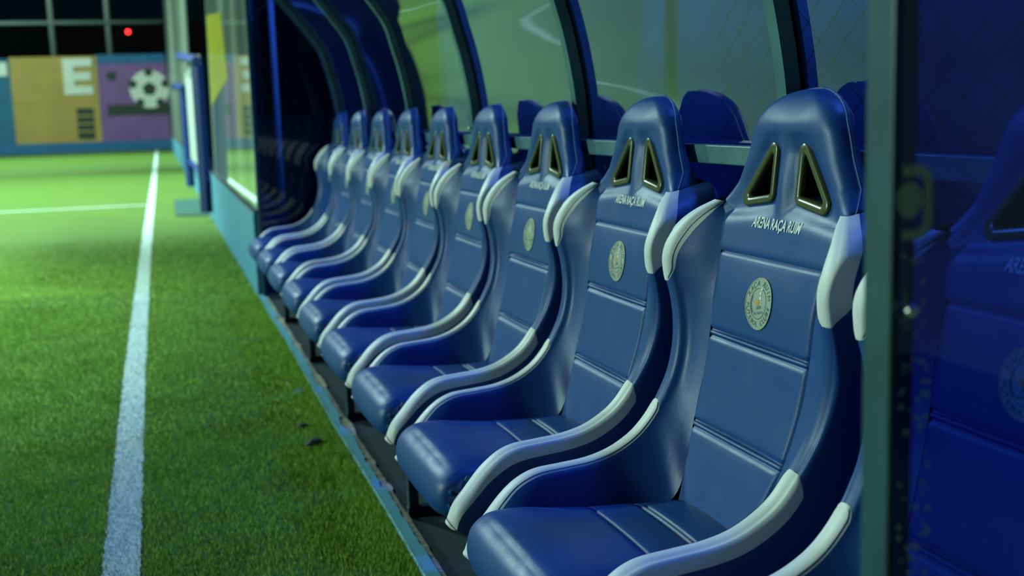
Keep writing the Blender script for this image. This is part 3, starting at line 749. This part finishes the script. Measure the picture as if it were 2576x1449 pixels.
for side in (1, -1):
    A, Wt, B = bolster(side)
    nr = len(T); mb = MB()
    Gf = BG.copy(); Gf[:, :, 1] *= side; mb.add(Gf.reshape(-1, 3), flip(grid_faces(nr, NV), side))
    # front cap of the bolster tip
    full = np.concatenate([A[0], Wt[0], B[0]], 0); cen = full.mean(0)+np.array([-.004, 0, 0]); k0 = len(mb.v)
    subs = []
    bl = mb.data('side_bolster', M['blue'], True)
    lowr = [i for i in range(nr) if st[i] <= T_LOW]; upr = [i for i in range(nr) if st[i] >= T_UP]
    for rows in (lowr, upr):
        P = Wt[rows].copy()
        # lift the white cover slightly above the seam, rounded at its edges
        nrm_ = grid_normals(P.reshape(-1, 3), len(rows), P.shape[1])*(1 if side > 0 else -1)
        d_ = Dn[rows][:, None, :]; sg = np.sign(np.sum(nrm_*d_, 2)); sg[sg == 0] = 1; nrm_ = -nrm_*np.sign(np.sum(sg))
        pr = np.linspace(0, 1, P.shape[1]); lift = .0019*(1-np.abs(2*pr-1)**6)+.0003
        P = P+nrm_*lift[None, :, None]
        v_ = P.reshape(-1, 3); f_ = flip(grid_faces(len(rows), P.shape[1]), side)
        m2 = MB(); m2.add(v_, f_)
        if rows is lowr:     # rounded white end at the tip
            tipc = P[0].mean(0)
            prev = list(range(P.shape[1]))
            for lv, (sc, fo) in enumerate(((.92, .004), (.7, .008), (.35, .010))):
                ring = [tuple(tipc+(p-tipc)*sc+np.array([-fo*.7, 0, -fo*.45])) for p in P[0]]
                b0 = len(m2.v); m2.v += ring; cur = list(range(b0, b0+len(ring)))
                for k in range(len(ring)-1): m2.f.append((prev[k], prev[k+1], cur[k+1], cur[k]))
                prev = cur
            m2.f.append(tuple(prev))
        subs.append(('white_stripe', m2.data('white_stripe', M['white'], True)))
        # stitch line along the inner edge
        sl = [tuple(P[r_, 1]*.94+P[r_, 2]*.06-Dn[rows[r_]]*.0006) for r_ in range(1, len(rows)-1)]
        subs.append(('stitching', MB().tube(sl, .0005, 4).data('stitching', M['seam'])))
    # cap for the blue tip
    mb = MB(); mb.add(bl_v := [tuple(p) for p in full], []); mb.v.append(tuple(cen)); n_ = len(full)
    for k in range(n_-1): mb.f.append((k, k+1, n_))
    mb.f.append((n_-1, 0, n_)); subs.append(('tip_cap', mb.data('tip_cap', M['blue'], True)))
    add_part('side_bolster', bl, subs)

# seat cushion
SP = np.array([(-.380, .280), (-.404, .294), (-.415, .317), (-.414, .345), (-.403, .369), (-.380, .387), (-.350, .396), (-.30, .397), (-.25, .392), (-.20, .388), (-.15, .386), (-.10, .386), (-.05, .388), (-.015, .392), (.006, .390), (.012, .375)])
def seat_piece(t0, t1, name, nrow):
    t = np.concatenate([[t0, t0+.0015, t0+.004], np.linspace(t0+.008, t1-.008, nrow), [t1-.004, t1-.0015, t1]])
    sp = catmull(SP, t); tgs = np.gradient(catmull(SP, np.linspace(0, 1, 400)), axis=0)
    tt = np.stack([np.interp(t, np.linspace(0, 1, 400), tgs[:, k]) for k in (0, 1)], 1); tt /= np.linalg.norm(tt, axis=1, keepdims=True)
    no = np.stack([-tt[:, 1], tt[:, 0]], 1)
    wseat = np.interp(sp[:, 0], [-.43, -.38, -.3, -.2, -.1, -.03, .02], [.226, .230, .224, .211, .192, .162, .135])
    uu = np.sin(np.linspace(-1, 1, 47)*math.pi/2*.9)/math.sin(math.pi/2*.9); uu = np.concatenate([[-1.0001], uu, [1.0001]]); v = []
    arc = np.concatenate([[0], np.cumsum(np.linalg.norm(np.diff(sp, axis=0), axis=1))])
    g = .0045*(np.exp(-(arc/.0035)**2)*(t0 > 0.01)+np.exp(-((arc[-1]-arc)/.0035)**2))
    for i in range(len(t)):
        for u in uu:
            dep = .030*(1-math.sqrt(max(0, 1-abs(u)**7)))+g[i]-.006*(1-u*u)*(1 if sp[i, 0] > -.37 else .5)
            if abs(u) > 1: dep += .075; u = max(-1, min(1, u))
            wrk = .0009*math.sin(u*41+9*math.sin(u*7))*math.exp(-((sp[i, 0]+.372)/.018)**2)
            q = sp[i]-no[i]*(dep+wrk); v.append((q[0], u*wseat[i], q[1]))
    return mesh(name, v, [tuple(reversed(q)) for q in grid_faces(len(t), 49)], M['blue'], True)
def t_at(x):
    tq = np.linspace(.3, .93, 600); return float(tq[np.argmin(np.abs(catmull(SP, tq)[:, 0]-x))])
ta, tb = t_at(-.170), t_at(-.079)
add_part('seat_front', seat_piece(0, ta, 'seat_front', 40))
add_part('seat_panel', seat_piece(ta, tb-.004, 'seat_panel', 14))
add_part('seam_strip', seat_piece(tb-.004, tb+.010, 'seam_strip', 3))
add_part('seat_panel', seat_piece(tb+.010, 1, 'seat_panel', 14))

# shell: back and underside
rows = []; wv_ = np.linspace(-1, 1, 65)
wvs = np.sin(wv_*math.pi/2*.86)/math.sin(math.pi/2*.86)
for i in range(len(T)):
    o = Od[i]; dep = .014 if st[i] > 11 else .012
    tdir = Dn[i]
    rows.append([(o[0]+tdir[0]*dep*(1-u*u), -u*o[1], o[2]+tdir[2]*dep*(1-u*u)) for u in wvs])
nlow = len(rows)
ztop = zr[zr > .952]
for z in ztop:
    b = XB(z); w = float(hwid(z))*1.0
    rows.append([(float(b)+.012*(1-u*u)*min(1, (1.128-z)/.05), -u*w, z+0.0) for u in wvs])
RV = np.array(rows); yc = (RV[:-1, :-1, 1]+RV[1:, 1:, 1])/2; zc_ = (RV[:-1, :-1, 2]+RV[1:, 1:, 2])/2; sdm = tri_sd(yc, zc_)
add_part('shell', mesh('shell', RV.reshape(-1, 3), grid_faces(len(rows), 65, lambda i, j: not (zc_[i, j] > .86 and sdm[i, j] < -.003 )), M['shell'], True))
# mounting brackets below
for s in (-1, 1): add_part('mounting_bracket', MB().box(-.30, .15, s*.15-.012, s*.15+.012, .232, .262, .002).data('mounting_bracket', M['dark_steel']))

# lettering and emblem
def text_mesh(body, size, shear=0.0, xscale=1.0, font=None, offset=0.0):
    cu = bpy.data.curves.new('txt', 'FONT'); cu.body = body; cu.size = size; cu.shear = shear; cu.align_x = 'CENTER'; cu.align_y = 'CENTER'; cu.offset = offset
    cu.resolution_u = 3
    to = bpy.data.objects.new('txt', cu); C.objects.link(to)
    dgp = bpy.context.evaluated_depsgraph_get(); ev = to.evaluated_get(dgp); me = bpy.data.meshes.new_from_object(ev)
    v = np.array([tuple(w.co) for w in me.vertices]); f = [tuple(p.vertices) for p in me.polygons]
    bpy.data.objects.remove(to); bpy.data.curves.remove(cu); bpy.data.meshes.remove(me)
    v[:, 0] *= xscale
    return v, f
arcz = np.linspace(.6, 1.0, 800); arcs = np.concatenate([[0], np.cumsum(np.hypot(np.diff(arcz), np.diff(xc(arcz))))])
def on_back(u, w, zc0, lift):
    """sheet coords (u right as read from the front, w up) -> seat space on the cushion face"""
    s0 = np.interp(zc0, arcz, arcs); z = np.interp(s0+w, arcs, arcz); y = -u
    puff = np.where((z > .686) & (z < .8335), .004*(1-((z-.686)/.1475*2-1)**2)*(1-(y/aw(z))**2), 0)
    return np.stack([back_surf(y, z)-puff-lift, y, z], 1)
v, f = text_mesh('ARENA RAÇA RUIM', .0275, .18, 1.0, offset=.0007)
wd_ = v[:, 0].max()-v[:, 0].min(); v[:, 0] *= .171/wd_
# refine long triangles is not needed: the face is nearly flat here
add_part('lettering', mesh('lettering', on_back(v[:, 0], v[:, 1], .896, .0013), f, M['print']), label='white slanted lettering ARENA RAÇA RUIM')
EZ = .757; ER = .0465
def disc_pts(r0, r1, n=64, nr=6, lift=.002, dome=0.0):
    rr = np.linspace(r0, r1, nr); v = []; f = []
    for r in rr:
        for k in range(n): t = 2*math.pi*k/n; v.append((r*math.cos(t), r*math.sin(t)))
    for i in range(nr-1):
        for k in range(n): f.append((i*n+k, (i+1)*n+k, (i+1)*n+(k+1) % n, i*n+(k+1) % n))
    v = np.array(v); return v, f
def on_emb(v, lift): return on_back(v[:, 0]+0.0, v[:, 1], EZ, lift)
v, f = disc_pts(.0008, ER); P1 = on_emb(v, .0014)
emb = mesh('emblem', P1, f, M['patch'], True)
esub = []
v, f = disc_pts(ER-.0018, ER+.0004, nr=3); esub.append(('emblem_border', mesh('emblem_border', on_emb(v, .0020), f, M['patch_edge'], True)))
v, f = disc_pts(.0268, .0280, nr=2); esub.append(('emblem_ring', mesh('emblem_ring', on_emb(v, .0018), f, M['patch_ink'], True)))
cache = {}
def ring_text(body, a0, a1, r, size, top=True):
    mb = MB(); n_ = len(body)
    for k, ch in enumerate(body):
        if ch == ' ': continue
        a = math.radians(a0+(a1-a0)*k/(n_-1))
        if ch not in cache:
            v, f = text_mesh(ch, size, .15); v[:, 0] -= (v[:, 0].max()+v[:, 0].min())/2; v[:, 1] += 0; cache[ch] = (v, f)
        v, f = cache[ch]; vy = v[:, 1]; vx = v[:, 0]
        ro = a-math.pi/2 if top else a+math.pi/2
        x = r*math.cos(a)+vx*math.cos(ro)-vy*math.sin(ro); y = r*math.sin(a)+vx*math.sin(ro)+vy*math.cos(ro)
        mb.add([tuple(p) for p in on_emb(np.stack([x, y], 1), .0019)], f)
    return mb
m1 = ring_text('RAÇA RUIM', 158, 22, .0365, .0145)
m2 = ring_text('FUTEBOL CLUBE', 188, 352, .0372, .0125, top=False)
m1.add(m2.v, m2.f); esub.append(('emblem_lettering', m1.data('emblem_lettering', M['patch_ink'])))
mb = MB()
for body, w0, sz in (('100%', -.0075, .0085), ('Vila Matilde', -.0165, .0070)):
    v, f = text_mesh(body, sz, .2); mb.add([tuple(p) for p in on_emb(np.stack([v[:, 0]+.003, v[:, 1]+w0+v[:, 0]*.22], 1), .0019)], f)
esub.append(('emblem_motto', mb.data('emblem_motto', M['patch_ink'])))
mb = MB()
for cx, cy, rx, ry in ((-.003, .001, .0065, .0058),):
    v, f = disc_pts(.0003, 1.0, 20, 3); mb.add([tuple(p) for p in on_emb(np.stack([cx+v[:, 0]*rx, cy+v[:, 1]*ry], 1), .0018)], f)
esub.append(('emblem_spot', mb.data('emblem_spot', M['patch_orange'])))
mb = MB()
for cx, cy, r in ((.0065, .0100, .0033), (.0045, .0185, .0030), (.0055, .0265, .0030)):
    v, f = disc_pts(.0002, 1.0, 14, 2); mb.add([tuple(p) for p in on_emb(np.stack([cx+v[:, 0]*r, cy+v[:, 1]*r], 1), .0021)], f)
esub.append(('emblem_bubbles', mb.data('emblem_bubbles', M['print'])))
mb = MB()
tt = np.linspace(math.radians(150), math.radians(228), 14)
v = np.concatenate([np.stack([.0265*np.cos(tt), .0265*np.sin(tt)], 1), np.stack([(.0205+.003*(np.arange(14) % 2))*np.cos(tt), (.0205+.003*(np.arange(14) % 2))*np.sin(tt)], 1)])
mb.add([tuple(p) for p in on_emb(v, .0018)], [(k, k+1, 15+k, 14+k) for k in range(13)]); esub.append(('emblem_hedge', mb.data('emblem_hedge', M['patch_ink'])))
seat_parts.append(('emblem', emb, esub, 'round pale club emblem patch reading RAÇA RUIM FUTEBOL CLUBE'))

ORD = ['first', 'second', 'third', 'fourth', 'fifth', 'sixth', 'seventh', 'eighth', 'ninth', 'tenth']
done = set()
def zwarp(me):
    # final height proportions of the seat
    if me.name in done: return
    done.add(me.name); n_ = len(me.vertices); co = np.empty(n_*3); me.vertices.foreach_get('co', co); co = co.reshape(-1, 3)
    z = co[:, 2]; co[:, 2] = z*1.06+.025+.009*np.exp(-((z-.72)/.15)**2); me.vertices.foreach_set('co', co.ravel()); me.update()
for name, me, subs, lb in seat_parts:
    zwarp(me)
    for sn, sm in subs: zwarp(sm)
def build_seat(loc):
    root = empty('bucket_seat', loc)
    for name, me, subs, lb in seat_parts:
        o = link(name, me, root)
        if lb: o['label'] = lb
        for sn, sm in subs:
            s_ = link(sn, sm, o)
            if sn == 'white_stripe': s_['label'] = 'white vinyl stripe'
    return root
for k in range(10):
    r_ = build_seat((.926, 1.220+.7*k, 0))
    r_.rotation_euler = (0, 0, math.radians(1.0))
    lb = 'blue bucket seat with white stripes, %s from the end sheet with camera icon' % ORD[k] if k < 9 else 'blue bucket seat with white stripes, last in row, farthest from camera icon sheet'
    tag(r_, lb, 'seat', 'bucket seats in the dugout row')
